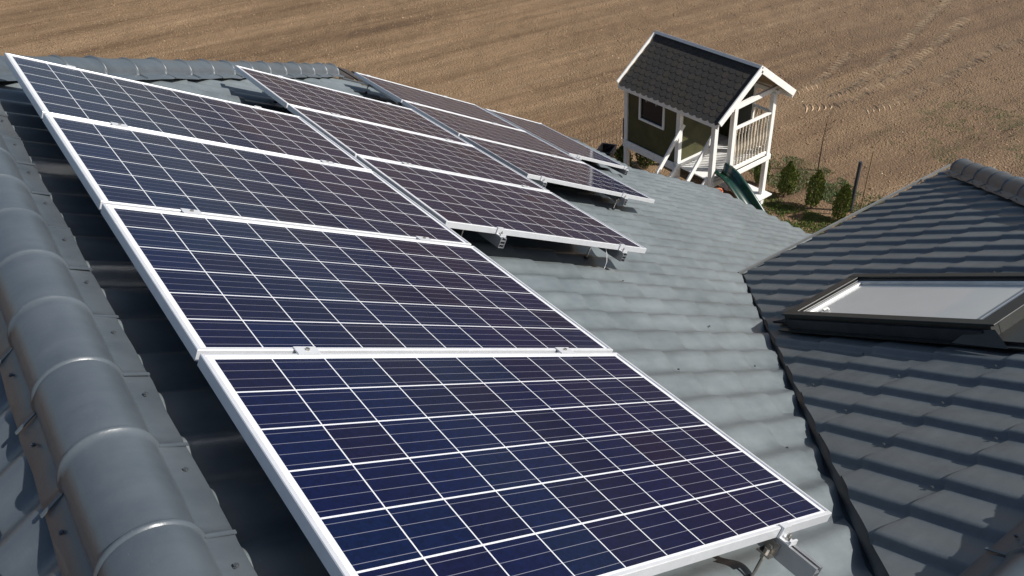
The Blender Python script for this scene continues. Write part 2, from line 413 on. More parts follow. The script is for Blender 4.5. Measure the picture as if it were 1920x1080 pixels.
tag(blades('lawn_grass', [(11.85, 2.7, .75, 1.5, .0, 34000), (12.3, 4.0, .35, .8, 0, 3600), (10.8, 1.8, 1.0, 1.4, 0, 12000), (12.2, 1.4, .6, .8, 0, 6000)], [gC, gC, gA, gD], .012, .04, 5),
    'patchy bright green grass beside the roof edge near the play tower', 'grass', kind='stuff')

# ------------------------------------------------------------------ house: walls, roofs, caps, flashings, window
house = empty('house', (0, 0, ZG), label='single storey house under a dark graphite metal tile roof with hips, valley and roof window', cat='house')
def toh(o): o.parent = house; o.location = (0, 0, -ZG); return o
def tile_plane(name, O, xd, dn, x0, x1, d0, d1, pitch, xph, step, dph, mat, clips, A=.031, ST=.014, nseg=18, lo=-.024, sd_=1, spw=.42, bl_=1.0):
    O, xd, dn = Vector(O), Vector(xd), Vector(dn); nrm = (dn*s30+Vector((0, 0, 1))*c30)
    xs = np.arange(math.floor((x0-xph)/pitch), math.ceil((x1-xph)/pitch)+1)
    xl = []
    for k in xs:
        for j in range(nseg): xl.append(xph+(k+j/nseg)*pitch)
    xl = [x for x in xl if x0-.2 <= x <= x1+.2]
    dl = []
    for k in range(math.floor((d0-dph)/step), math.ceil((d1-dph)/step)+1):
        for fr, hh in ((0.0, 0), (.18, .10), (.45, .38), (.72, .72), (.9, .97), (.975, 1.0), (.9995, .93)):
            dd = dph+(k+fr)*step
            dl.append((dd, hh*ST, fr))
    dl = [q for q in dl if d0-.001 <= q[0] <= d1+.001]
    xl = np.array(xl); n1, n2 = len(xl), len(dl)
    ph = np.mod((xl-xph)/pitch*sd_+1e-9, 1.0); sp_ = spw
    tt_ = np.clip((ph-sp_)/(1-sp_), 0, 1)
    cs = np.where(ph < sp_, .5+.5*np.cos(math.pi*ph/sp_), bl_*(.5-.5*np.cos(math.pi*tt_))+(1-bl_)*np.sin(tt_*math.pi/2)**.85); prof = A*cs
    D = np.array([q[0] for q in dl]); H = np.array([q[1] for q in dl])
    # tile noses bow slightly forward at the crest
    Dm = D[None, :]+(.012*cs-.006)[:, None]*np.ones(n2)[None]
    jit = (fbm(xl[:, None]*1.3+5+D[None]*0, D[None]*1.1+xl[:, None]*0, 3)-.5)*.005
    Hh = prof[:, None]+H[None]+lo+jit
    P = np.array(O)[None, None]+np.array(xd)[None, None]*xl[:, None, None]+(np.array(dn)-np.array((0, 0, T30)))[None, None]*Dm[..., None]+np.array(nrm)[None, None]*Hh[..., None]
    idx = np.arange(n1*n2).reshape(n1, n2); q = np.stack([idx[:-1, :-1], idx[1:, :-1], idx[1:, 1:], idx[:-1, 1:]], -1).reshape(-1, 4)
    me = bpy.data.meshes.new(name); fast_mesh(me, P.reshape(-1, 3), q)
    bm = bmesh.new(); bm.from_mesh(me)
    out = bmesh.new()
    final = None
    res = []
    for poly in clips:                       # each clip: list of (point, normal) keeping the side opposite to the normal
        b2 = bm.copy()
        for co, no in poly:
            g = b2.verts[:]+b2.edges[:]+b2.faces[:]
            bmesh.ops.bisect_plane(b2, geom=g, dist=1e-5, plane_co=co, plane_no=no, clear_outer=True)
        t = bpy.data.meshes.new('t'); b2.to_mesh(t); b2.free(); res.append(t)
    o2 = bmesh.new()
    for t in res: o2.from_mesh(t); bpy.data.meshes.remove(t)
    bmesh.ops.remove_doubles(o2, verts=o2.verts, dist=1e-5)
    bmesh.ops.recalc_face_normals(o2, faces=o2.faces)
    up = sum((f.normal.z for f in o2.faces), 0)
    if up < 0: bmesh.ops.reverse_faces(o2, faces=o2.faces)
    o2.to_mesh(me); o2.free(); bm.free(); out.free()
    me.materials.clear(); me.materials.append(mat)
    me.polygons.foreach_set('use_smooth', [True]*len(me.polygons)); me.set_sharp_from_angle(angle=R(38))
    o = bpy.data.objects.new(name, me); COL.objects.link(o); return toh(o)

XR, ZR = -.29, -.064            # main ridge
VK = 5.74                       # valley: x - y = VK
def cx(v, s=1): return ((v, 0, 0), (s, 0, 0))      # keep x<v (s=1) or x>v (s=-1)
def cy(v, s=1): return ((0, v, 0), (0, s, 0))
hip_n = Vector((-1, 1, 0)).normalized()
HK = .40                        # hip: y - x = HK
hipclip = ((0, HK, 0), tuple(hip_n))
val_n = Vector((1, -1, 0)).normalized()
vclip = ((VK-.040, 0, 0), tuple(val_n))
v2n = Vector((1, 1, 0)).normalized(); WR = -4.67   # wing ridge y
v2clip = ((VK+WR+0, WR-.0, 0), tuple(v2n))
XV = 4.34
tile_plane('main_roof_slope', (XR, 0, ZR), (0, 1, 0), (1, 0, 0), -10.2, 3.32, 0.0, 8.46, .21, -2.30, .31, 2.29, MT['roof'],
    [[hipclip, cx(VK+WR), cy(3.3)],
     [cx(VK+WR, -1), cx(XV), vclip, hipclip, cy(3.3)],
     [cx(XV, -1), cx(6.45), cy(3.3), cy(-2.0, -1)],
     [cx(6.45, -1), cx(8.15), cy(2.22), cy(-2.0, -1)],
     [cx(VK+WR, -1), cx(XV), ((VK+WR, WR, 0), tuple(v2n))],
    ])
tile_plane('back_roof_slope', (XR, 0, ZR), (0, 1, 0), (-1, 0, 0), -9, 8, 0.0, 5.9, .21, -2.30, .31, .29, MT['cap'],
    [[((XR, XR+HK, 0), tuple(Vector((1, 1, 0)).normalized())) if False else ((XR, XR+HK, 0), tuple(Vector((1, 1, 0)).normalized()*0+Vector((0.7071, 0.7071, 0)))), cy(-9, -1)]], nseg=10)
YR = XR+HK
tile_plane('far_hip_slope', (0, YR, ZR), (1, 0, 0), (0, 1, 0), -4, 3.2, 0.0, 3.2, .21, 0, .31, 0, MT['cap'],
    [[((0, HK, 0), tuple(-hip_n)), ((XR, YR, 0), (-.7071, -.7071, 0))]], nseg=8)

# wing roof in its own slightly turned frame
WO = Vector((4.34, -1.4, -2.73)); wa = R(-3.0)
wx = Vector((math.cos(wa), math.sin(wa), 0)); wt = Vector((math.sin(wa), -math.cos(wa), 0))     # wt points up-slope
wdn = -wt
WRG = 3.27
def wp(x, t, h=0):
    n = wdn*s30+Vector((0, 0, c30)); return WO+wx*x+wt*t+Vector((0, 0, T30*t))+n*h
WC = wp(2.80, 0)                 # eave corner of the wing hip
hipw = ((WC.x, WC.y, 0), tuple((wx + wt).normalized()))
wv_clip = ((VK-.012, 0, 0), tuple(-val_n))
rd = wp(0, WRG)
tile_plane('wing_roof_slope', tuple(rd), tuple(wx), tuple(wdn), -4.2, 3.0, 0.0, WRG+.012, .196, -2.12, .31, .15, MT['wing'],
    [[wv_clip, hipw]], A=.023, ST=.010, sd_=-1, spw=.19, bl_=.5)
tile_plane('wing_back_slope', tuple(rd), tuple(wx), tuple(wt), -4.2, 3.0, 0.0, WRG, .196, -2.167, .31, 0, MT['wing'],
    [[((VK+WR, WR, 0), tuple(-v2n)), ((wp(2.80-WRG, WRG).x, wp(2.80-WRG, WRG).y, 0), tuple((wx-wt).normalized()))]], nseg=8)
hp = wp(2.80-WRG, WRG)
tile_plane('wing_front_slope', tuple(hp), tuple(wt), tuple(wx), -3, 3, 0.0, WRG, .196, 0, .31, 0, MT['wing'],
    [[((hp.x, hp.y, 0), tuple((-wt-wx).normalized())), ((hp.x, hp.y, 0), tuple((wt-wx).normalized()))]], nseg=8)

# rounded ridge and hip caps, one rolled piece after another
def cap(name, A, B, slope, phase=0.0, seg=.33, rad=.106, fl=.166, base_up=-.045, mat=None, flange_up=.026):
    A, B = Vector(A), Vector(B); d = (B-A).normalized(); L = (B-A).length
    side = d.cross(Vector((0, 0, 1))).normalized(); up = side.cross(d).normalized()
    if up.z < 0: up = -up
    st = []; t = -phase
    while t < L:
        for dt, dr in ((0, .001), (.003, .0062), (.008, .0085), (.013, .0062), (.017, .0012), (.035, .0004), (.17, .0), (.30, -.001), (seg-.002, -.001)):
            if 0 <= t+dt <= L: st.append((t+dt, dr, dt))
        t += seg
    mb = MB(); na = 18; prof_n = na+1+4
    ring = []
    for (tt, dr, dt) in st:
        c = A+d*tt; row = []
        lap = .002 if dt < .05 else 0
        r = rad+dr
        wob = .002*math.sin(tt*31)+.0015*math.sin(tt*13)
        zf = lambda s: -abs(s)*slope+flange_up+lap+.004*math.cos(tt*2*math.pi/.21)
        row.append((fl+wob, zf(fl)-.006)); row.append((fl+wob-.002, zf(fl)))
        row.append((rad+.004, zf(rad)+.001))
        for j in range(na+1):
            a = math.pi*j/na; row.append((r*math.cos(a), zf(rad)+.004+r*math.sin(a)*1.0))
        row.append((-rad-.004, zf(rad)+.001)); row.append((-fl-wob+.002, zf(fl))); row.append((-fl-wob, zf(fl)-.006))
        ring.append([c+side*s+up*z for s, z in row])
    k = len(ring[0]); n0 = len(mb.v)
    for r in ring: mb.v += [tuple(p) for p in r]
    for i in range(len(ring)-1):
        for j in range(k-1):
            mb.f.append((i*k+j, i*k+j+1, (i+1)*k+j+1, (i+1)*k+j)); mb.m.append(0)
    for i, rv in ((0, 1), (len(ring)-1, 0)):   # closed dome ends
        f = list(range(i*k+3, i*k+3+na+1)); mb.f.append(tuple(f[::-1] if rv else f)); mb.m.append(0)
    # lap tabs on the flanges and screws
    scr = []
    t = -phase
    while t < L-.05:
        if t > 0:
            for sg in (-1, 1):
                c = A+d*(t+.012)
                zz = -(.135)*slope+flange_up+.008
                mb.beam(c+side*sg*(rad+.004)+up*(-(rad)*slope+flange_up+.006), c+side*sg*(fl+.004)+up*(-fl*slope+flange_up+.006), .010, .004, up)
        for sg in (-1, 1):
            for dt in (.11, ):
                c = A+d*(t+dt)+side*sg*.138+up*(-.138*slope+flange_up+.006)
                if 0 < t+dt < L: scr.append((c, up))
        t += seg
    o = toh(mb.build(name, mat or MT['cap'], smooth=50))
    return o, scr
sm = MB(); sm.tube([(0, 0, 0), (0, 0, .002)], .0095, 10); sm.tube([(0, 0, .002), (0, 0, .008)], .0058, 6)
smesh = None
def screws(par, pts, lim=60):
    global smesh
    for c, n in pts[:lim]:
        if smesh is None:
            o = sm.build('screw', simple('painted_screw', (.10, .11, .12), .35, .5), par); smesh = o.data
        else:
            o = bpy.data.objects.new('screw', smesh); COL.objects.link(o); o.parent = par
        o.location = c; o.rotation_euler = Vector(n).to_track_quat('Z', 'Y').to_euler(); o.scale = (.75, .75, .75)
o, sc = cap('ridge_cap', (XR, YR+.1, ZR), (XR, -9, ZR), T30, phase=(.33-((YR+.1+1.85) % .33)))
screws(o, [q for q in sc if -4.4 < q[0].y < 0])
hd = Vector((1, 1, -T30)).normalized()
HA = Vector((XR, YR, ZR)); HB = Vector((3.05, 3.05+HK, ZR-T30*(3.05-XR)))
o, sc = cap('hip_cap', HA-hd*.1+Vector((0, 0, .012)), HB+Vector((0, 0, .012)), .408, phase=.1)
HB2 = Vector((XR-4, YR+4, ZR-T30*4)); cap('back_hip_cap', HA+Vector((0, 0, .012)), HB2+Vector((0, 0, .012)), .408)
o, sc = cap('wing_ridge_cap', wp(-3.0, WRG)+Vector((0, 0, .0)), wp(2.80-WRG+.05, WRG), T30, phase=.12)
screws(o, sc[:16])
o, sc = cap('wing_hip_cap', WC+(hp-WC).normalized()*.34+Vector((0, 0, .012)), hp+Vector((0, 0, .012)), .408, phase=.0, seg=.33, rad=.098, fl=.15)
screws(o, sc[:12])

# screws on the wing tiles, one below each nose in every second trough
sp = []
for kx in range(-14, 12):
    for kt in range(0, 9):
        if (kx+kt) % 2: continue
        x = -2.167+kx*.196+random.uniform(-.006, .006); t = WRG-(.31*(kt+1)+.15)-.028
        p = wp(x, t, -.012)
        if p.x-p.y > VK+.08 and p.x-p.y < WC.x-WC.y-.15 and not (-1.15 < x < -.25 and .95 < t < 2.45): sp.append((p, wdn*s30+Vector((0, 0, c30))))
wroof = bpy.data.objects['wing_roof_slope']
screws(wroof, sp, 90)
mroof = bpy.data.objects['main_roof_slope']
sp = []
for (px_, py_) in [(1272, 693), (1415, 687), (1168, 527), (1355, 820), (1296, 838), (1476, 840), (1330, 612)]:
    d = Vector(RC.T @ np.array([(px_-960)/F_PX, (py_-540)/F_PX, 1.0])); n = Vector((s30, 0, c30)); t = (Vector((XR, 0, ZR-.004))-Vector(CAM)).dot(n)/d.dot(n)
    sp.append((Vector(CAM)+d*t, n))
screws(mroof, sp)

# valley flashing: a V of dark sheet under both cut edges
vb = MB(); a0 = Vector((VK+WR, WR, ZR-T30*(VK+WR-XR))); a1 = Vector((XV+.02, XV+.02-VK, ZR-T30*(XV+.02-XR)))
n = 60
for i in range(n+1):
    p = a0.lerp(a1, i/n)
    l = p+Vector((-.10, .10, 0))*1+Vector((0, 0, T30*.10-.026)); r = p+Vector((.09, -.09, T30*.09-.010)); c = p+Vector((0, 0, -.028))
    vb.v += [tuple(l), tuple(c+Vector((-.01, .01, .012))), tuple(c), tuple(c+Vector((.01, -.01, .012))), tuple(r)]
    if i:
        for j in range(4):
            b = (i-1)*5+j; vb.f.append((b, b+1, b+6, b+5)); vb.m.append(0)
toh(vb.build('valley_flashing', MT['wing'], smooth=30))
# eave and verge trims
tb = MB()
p0, p1 = wp(-.03, -.030, .0), wp(2.84, -.030, .0)
tb.beam(p0+Vector((0, 0, .006)), p1+Vector((0, 0, .006)), .010, .026); toh(tb.build('eave_trim', simple('trim_metal', (.24, .25, .25), .35, .4)))
fb = MB(); fb.beam(p0-Vector((0, 0, .12)), p1-Vector((0, 0, .12)), .02, .16)
fb.box((wp(0, 0).x, -2.0, -2.9), (WC.x-.02, -1.55, -2.86))
toh(fb.build('wing_fascia', MT['flash']))
fb = MB()
zr = lambda x: ZR-T30*(x-XR)
fb.beam((8.12, -2, zr(8.12)-.10), (8.12, 2.2, zr(8.12)-.10), .02, .14)
fb.beam((6.45, 2.19, zr(6.45)-.055), (8.15, 2.19, zr(8.15)-.055), .02, .07); fb.beam((3.2, 3.27, zr(3.2)-.07), (6.45, 3.27, zr(6.45)-.07), .02, .10)
fb.beam((6.42, 2.2, zr(6.42)-.10), (6.42, 3.3, zr(6.42)-.10), .02, .14)
toh(fb.build('main_fascia', MT['flash']))
tv = MB(); tv.beam((3.12, 3.305, zr(3.12)+.012), (6.47, 3.305, zr(6.47)+.012), .03, .012); toh(tv.build('verge_trim', MT['cap']))
# unseen sheet added beneath the tiles to block light
dk = MB(); dz = -.075
def dpt(x, y): return (x, y, zr(x)+dz)
dk.add([dpt(XR, -9), dpt(XR, YR), dpt(3.0, 3.25), dpt(3.0, -9)], [(0, 1, 2, 3)])
dk.add([dpt(3.0, -9), dpt(3.0, 3.25), dpt(6.4, 3.25), dpt(6.4, -9)], [(0, 1, 2, 3)])
dk.add([dpt(6.4, -2), dpt(6.4, 2.15), dpt(8.1, 2.15), dpt(8.1, -2)], [(0, 1, 2, 3)])
toh(dk.build('under_tile_light_block', MT['dark_in']))
wb = MB()
wb.box((-3.6, -9, ZG-.5), (2.9, .2, -2.55)); wb.box((2.9, -9, ZG-.5), (5.9, 2.75, -3.95)); wb.box((5.9, -9, ZG-.5), (7.5, 1.7, -4.95))
wb.box((2.0, -6.9, -5), (6.55, -2.0, -2.88))
toh(wb.build('wall', MT['conc']))

# roof window lying in the wing slope
win = empty('roof_window', (0, 0, 0)); win.parent = house; win.location = (0, 0, -ZG)
def wbox(mb, x0, x1, t0, t1, h0, h1, mi=0):
    vs = [wp(x, t, h) for h in (h0, h1) for (x, t) in ((x0, t0), (x1, t0), (x1, t1), (x0, t1))]
    mb.add(vs, [(0, 1, 2, 3), (4, 7, 6, 5), (0, 4, 5, 1), (1, 5, 6, 2), (2, 6, 7, 3), (3, 7, 4, 0)], mi)
X0, X1, T0, T1 = -1.0, -.335, 1.235, 2.375     # outer frame
H1 = .098
m_ = MB()
wbox(m_, X0, X0+.062, T0, T1, .0, H1); wbox(m_, X1-.062, X1, T0, T1, .0, H1)
wbox(m_, X0+.062, X1-.062, T0, T0+.075, .0, H1-.002); wbox(m_, X0+.062, X1-.062, T1-.075, T1, .0, H1-.002)
fr = m_.build('window_frame', MT['brownframe'], win, bevel=.004)
m_ = MB()     # raised cover strips
wbox(m_, X0-.006, X0+.05, T0-.01, T1+.02, H1+.001, H1+.012); wbox(m_, X1-.05, X1+.006, T0-.01, T1+.02, H1+.001, H1+.012)
wbox(m_, X0+.05, X1-.05, T0-.012, T0+.06, H1-.001, H1+.010)
m_.build('cover_strip', MT['brownframe'], win, bevel=.003)
m_ = MB(); wbox(m_, X0-.02, X0-.006, T0+.03, T1-.03, -.0, H1-.02); m_.build('side_cover', MT['flash'], win)
m_ = MB()
wbox(m_, X0+.062, X1-.062, T0+.075, T0+.10, .05, H1-.012); wbox(m_, X1-.085, X1-.062, T0+.10, T1-.1, .05, H1-.012); wbox(m_, X0+.062, X1-.062, T1-.1, T1-.075, .05, H1-.012)
m_.build('sash', MT['innerwhite'], win)
m_ = MB(); wbox(m_, X0+.062, X1-.085, T0+.10, T1-.1, .062, .072); m_.build('pane', MT['pale_glazing'], win)
m_ = MB(); m_.tube([wp(X0+.12, T0+.17, .076), wp(X0+.125, T0+.175, .090), wp(X0+.155, T0+.18, .090), wp(X0+.16, T0+.18, .076)], .007, 8); m_.build('handle', MT['innerwhite'], win, smooth=40)
m_ = MB()     # side gutters and top flashing
wbox(m_, X0-.055, X0-.02, T0-.02, T1+.15, .012, .020); wbox(m_, X1, X1+.10, T0-.10, T1+.15, .006, .020)
m_.add([wp(X0-.006, T1-.10, .07), wp(X0-.006, T1+.02, .085), wp(X0-.075, T1+.10, .022), wp(X0-.05, T1-.16, .02)], [(0, 1, 2, 3)])
wbox(m_, X0-.02, X1+.04, T1, T1+.30, .02, .034)
m_.build('gutter_flashing', MT['brownframe'], win)
m_ = MB()     # pleated apron below the lower edge
nn = 90
for i in range(nn+1):
    x = X0+.02+(X1-X0+.03)*i/nn; z = .004 if i % 2 else .020
    m_.v += [tuple(wp(x, T0-.002, .03+z*.3)), tuple(wp(x, T0-.05, .022+z)), tuple(wp(x, T0-.12, .012+z+.012*math.cos(2*math.pi*(x+2.167)/.196)))]
    if i:
        for j in range(2):
            b = (i-1)*3+j; m_.f.append((b, b+1, b+4, b+3)); m_.m.append(0)
m_.build('pleated_apron', MT['flash'], win)

# slatted stand-in for an unidentified dark object past the end of the hip
wk = MB()
for i in range(5): wk.beam((3.25+i*.17, 3.45, -2.02-i*.098), (3.25+i*.17, 4.0, -2.02-i*.098), .14, .02, (s30, 0, c30))
wk.beam((3.15, 3.46, -1.99), (4.05, 3.46, -2.51), .02, .02); wk.beam((3.15, 3.80, -1.99), (4.15, 3.80, -2.57), .02, .02)
wko = wk.build('dark_slat_object', MT['dark_slats']); tag(wko, 'unidentified dark slatted object lying past the end of the far hip cap', 'slats')
wko.location.z = -.08

# ------------------------------------------------------------------ solar panels
PW, PH, FT = 1.65, .992, .034
def sp_frame():
    return Matrix.Rotation(R(30), 4, 'Y')
panel = empty('solar_panel', (0, 0, 0))
# frame: four mitred profiles with an outer web, bright top lip and a shadow groove
fm = MB()
def ringprof(offs):     # offs: list of (inset, height); sweeps a rectangular ring
    n0 = len(fm.v)
    for ins, h in offs:
        for (x, y) in ((ins, -ins), (PW-ins, -ins), (PW-ins, -PH+ins), (ins, -PH+ins)): fm.v.append((x, y, h))
    k = len(offs)
    for i in range(k-1):
        for j in range(4):
            a = n0+i*4+j; b = n0+i*4+(j+1) % 4; fm.f.append((a, b, b+4, a+4)); fm.m.append(0)
ringprof([(.024, -FT), (0, -FT), (0, -.0025), (.0015, 0), (.0095, 0), (.0105, -.0018), (.0115, -.0018), (.0125, -.0012), (.0135, -.006), (.0135, -.012)])
fro = fm.build('frame', MT['alu'], panel)
# laminate, with metre UVs
me = bpy.data.meshes.new('cell_laminate')
e = .0128; vs = [(e, -e, -.005), (PW-e, -e, -.005), (PW-e, -PH+e, -.005), (e, -PH+e, -.005), (e, -e, -.009), (PW-e, -e, -.009), (PW-e, -PH+e, -.009), (e, -PH+e, -.009)]
me.from_pydata(vs, [], [(0, 3, 2, 1), (4, 5, 6, 7)]); uvl = me.uv_layers.new(name='UVMap')
for lp in me.loops:
    v = vs[lp.vertex_index]; uvl.data[lp.index].uv = (v[0], -v[1])
me.materials.append(MT['pv']); lam = bpy.data.objects.new('cell_laminate', me); COL.objects.link(lam); lam.parent = panel
kids['solar_panel'] = [fro, lam]
S_ = PH+.02
cols = [(0, 0, 0, 4), (1.697, -1.307, .0, 3), (3.565, -2.832, -.024, 3)]
def onroof(u, v, w): return Vector((u*c30+w*s30, -v, -u*s30+w*c30))
ordn = {0: ['farthest one of the nearest column of four', 'second from the far end of the nearest column',
            'second from the near end of the nearest column', 'the nearest one, its corner over a protruding rail end'],
        1: ['farthest of three in the second column', 'middle one of three in the second column', 'nearest of three in the second column'],
        2: ['farthest of three in the third column', 'middle one of three in the third column', 'nearest of three in the third column']}
first = True
for ci, (u0, v0, w0, n) in enumerate(cols):
    for k in range(n):
        if first: p = panel; first = False
        else: p = copy_tree(panel)
        p.location = onroof(u0, v0+k*S_, w0); p.rotation_euler = (0, R(30), 0)
        tag(p, 'dark silver framed solar panel, '+ordn[ci][k], 'solar panel', 'solar panels laid in rows on the roof')
p = copy_tree(panel)
mm = Matrix.Rotation(R(30), 4, 'Y') @ Matrix.Rotation(R(-90), 4, 'Z')
p.rotation_euler = mm.to_euler(); p.location = onroof(5.571+PH, -3.079, -.072)
tag(p, 'single solar panel turned the other way, last one before the play tower', 'solar panel', 'solar panels laid in rows on the roof')

# rails with clamps and hanger bolts
def rail(u, v0, v1, w, clamps, bolts, label, bigend=False):
    r = empty('mounting_rail', (0, 0, 0), label=label, cat='rail', group='aluminium rails under the panels')
    L = lambda a, b, c: onroof(u+a, b, w-FT+c)
    up = Vector((s30, 0, c30)); ud = Vector((c30, 0, -s30)); vd = Vector((0, -1, 0))
    def bx(mb, a0, a1, b0, b1, c0, c1, mi=0):
        vs = [L(a, b, c) for c in (c0, c1) for (a, b) in ((a0, b0), (a1, b0), (a1, b1), (a0, b1))]
        mb.add(vs, [(0, 1, 2, 3), (4, 7, 6, 5), (0, 4, 5, 1), (1, 5, 6, 2), (2, 6, 7, 3), (3, 7, 4, 0)], mi)
    m = MB()
    # hollow section 38 x 60 open at the ends: outer walls plus two webs, slot in the top
    t = .003; W2 = .019; Hh = .058
    bx(m, -W2, -W2+t, v0, v1, -Hh, -.0005); bx(m, W2-t, W2, v0, v1, -Hh, -.0005)
    for zc in (-Hh, -Hh*.68, -Hh*.36): bx(m, -W2+t, W2-t, v0+.001, v1-.001, zc, zc+t)
    bx(m, -W2+t, -.006, v0+.001, v1-.001, -t, -.001); bx(m, .006, W2-t, v0+.001, v1-.001, -t, -.001)
    bx(m, -.013, .013, v0+.002, v1-.002, -.016, -.014)
    m.build('rail_profile', MT['alu_rail'], r)
    for (vc, kind) in clamps:
        m = MB()
        if kind == 'mid':
            bx(m, -.035, .035, vc-.020, vc+.020, FT+.0008, FT+.0048); bx(m, -.03, .03, vc-.008, vc+.008, 0, FT+.0008)
            c = L(0, vc, FT+.0048); m.tube([c, c+up*.006], .0065, 6, 1)
        else:
            sg = 1 if kind == 'end' else -1
            bx(m, -.022, .022, min(vc-sg*.010, vc+sg*.008), max(vc-sg*.010, vc+sg*.008), FT+.0008, FT+.005)
            bx(m, -.022, .022, min(vc+sg*.0015, vc+sg*.008), max(vc+sg*.0015, vc+sg*.008), .004, FT+.0008)
            bx(m, -.022, .022, min(vc+sg*.001, vc+sg*.042), max(vc+sg*.001, vc+sg*.042), .0005, .005)
            bx(m, -.020, .020, min(vc+sg*.036, vc+sg*.042), max(vc+sg*.036, vc+sg*.042), .005, .016)
            c = L(0, vc+sg*.022, .005); m.tube([c, c+up*.012], .0075, 6, 1); m.tube([c+up*.012, c+up*.022], .004, 6, 1)
        m.build('clamp', [MT['alu'], MT['steel']], r)
    for vb_ in bolts:
        m = MB(); a = -.034
        bx(m, -.026, -.0195, vb_-.022, vb_+.022, -.055, -.012); bx(m, -.055, -.026, vb_-.022, vb_+.022, -.055, -.050)
        c = L(-.041, vb_, -.062); foot = Vector((c.x, c.y, 0)); 
        dist = (.2+w-FT-.05)
        end = L(-.041, vb_, -(.2+w-FT)+.012)
        m.tube([c+up*.026, c-up*.008], .009, 6, 0); m.tube([c+up*.02, end], .005, 8, 0)
        m.tube([end+up*.012, end-up*.004], .014, 10, 1)
        q = L(-.0265, vb_, -.033); m.tube([q, q-ud*.011], .009, 6, 0)
        m.build('hanger_bolt', [MT['steel'], MT['blackpl']], r)
    return r
def colrails(ci, us, names, ext, b_off):
    u0, v0, w0, n = cols[ci]; vE = v0+n*S_-.02
    for u, nm, ex, bo in zip(us, names, ext, b_off):
        cl = [(v0, 'start')]+[(v0+k*S_-.01, 'mid') for k in range(1, n)]+[(vE, 'end')]
        bl = [vE-bo-k*.98 for k in range(n) if vE-bo-k*.98 > v0]+[v0+.12]
        rail(u0+u, v0-.05, vE+ex, w0, cl, bl, nm)
colrails(0, (.305, 1.36), ('rail under the nearest column, on the ridge side', 'rail whose end sticks out past the nearest panel corner'), (.06, .135), (.10, .0))
colrails(1, (.37, 1.40), ('rail end under the middle column, nearer the first column', 'rail end under the middle column, beside the hanging white cable'), (.055, .05), (.24, .20))
colrails(2, (.168, 1.20), ('rail end under the third column, tucked beside the middle column', 'rail end on a lit bolt at the free corner of the third column'), (.05, .05), (.3, .02))
rail(5.726, -3.12, -1.385, -.072, [(-3.079, 'start'), (-1.429, 'end')], [-1.75], 'rail end under the single turned panel, its left one')
rail(6.548, -3.12, -1.385, -.072, [(-3.079, 'start'), (-1.429, 'end')], [-2.3], 'rail end at the right corner of the single turned panel')
c = MB()
P0 = onroof(2.985, 1.68, -.03)
c.tube([P0, P0+Vector((.0, -.01, -.06)), P0+Vector((-.005, -.015, -.11)), P0+Vector((-.03, -.02, -.145))], .0022, 6)
tag(c.build('loose_cable', MT['cable']), 'thin white cable hanging below the middle column of panels', 'cable')

# ------------------------------------------------------------------ play tower
PX, PY = 10.41, 4.18; W_, L_ = 1.60, 2.34; ZF = -6.50
tower = empty('playhouse', (PX, PY, ZG), label='white and olive raised wooden playhouse with dark shingle roof behind the house roof', cat='playhouse')
def tp(o): o.parent = tower; o.location = (-PX, -PY, -ZG); return o
def tbuild(mb, name, mat, **k):
    return tp(mb.build(name, mat, **k))
def tp_child(mb, name, mat, par, **k): return mb.build(name, mat, par, **k)
Pw = .095
YM = PY+.88                       # front wall of the room
for (x, y, zt) in ((PX, PY, -5.24), (PX+.50, PY, -5.06), (PX+W_, PY, -5.22), (PX, YM, -5.24), (PX, PY+L_, -5.24), (PX+W_, YM, -5.22), (PX+W_, PY+L_, -5.22)):
    m = MB(); m.box((x-Pw/2, y-Pw/2, ZG-.05 if x != PX+.50 else ZF-.12), (x+Pw/2, y+Pw/2, zt)); tbuild(m, 'post', MT['white'], bevel=.006)
# floor boards and joists
m = MB(); y = PY-.02
while y < PY+L_:
    m.box((PX-.03, y, ZF-.025), (PX+W_+.03, y+.092, ZF)); y += .098
tbuild(m, 'floor', MT['white'])
m = MB()
for (a, b) in (((PX, PY-.065, ZF-.075), (PX+W_+.045, PY-.065, ZF-.075)), ((PX+W_+.06, PY-.05, ZF-.075), (PX+W_+.06, PY+L_+.05, ZF-.075)), ((PX-.06, YM, ZF-.075), (PX-.06, PY+L_+.05, ZF-.075)), ((PX, PY+L_+.06, ZF-.075), (PX+W_, PY+L_+.06, ZF-.075))):
    m.beam(a, b, .028, .10)
tbuild(m, 'floor_beam', MT['white'], bevel=.004)
# walls
ze = -5.26
def wall_with_hole(mb, fixed, axis, a0, a1, z0, z1, holes, th=.02):
    # build rectangle strips around holes (hole: a0,a1,z0,z1)
    xs = sorted({a0, a1}|{h[0] for h in holes}|{h[1] for h in holes}); zs = sorted({z0, z1}|{h[2] for h in holes}|{h[3] for h in holes})
    for i in range(len(xs)-1):
        for j in range(len(zs)-1):
            ca, cz = (xs[i]+xs[i+1])/2, (zs[j]+zs[j+1])/2
            if any(h[0] < ca < h[1] and h[2] < cz < h[3] for h in holes): continue
            if axis == 'y': mb.box((fixed-th/2, xs[i], zs[j]), (fixed+th/2, xs[i+1], zs[j+1]))
            else: mb.box((xs[i], fixed-th/2, zs[j]), (xs[i+1], fixed+th/2, zs[j+1]))
w1 = (PY+1.30, PY+1.92, -5.84, -5.34)
m = MB(); wall_with_hole(m, PX-.005, 'y', YM+.04, PY+L_-.04, ZF+.0, ze, [w1]); wall_with_hole(m, PX+W_, 'y', YM+.04, PY+L_-.04, ZF, ze, [])
wall_with_hole(m, PY+L_, 'x', PX+.04, PX+W_-.04, ZF, ze, [])
dX = (PX+.93, PX+1.5)
wall_with_hole(m, YM, 'x', PX+.04, PX+W_-.04, ZF, ze, [(dX[0], dX[1], ZF, -5.32)])
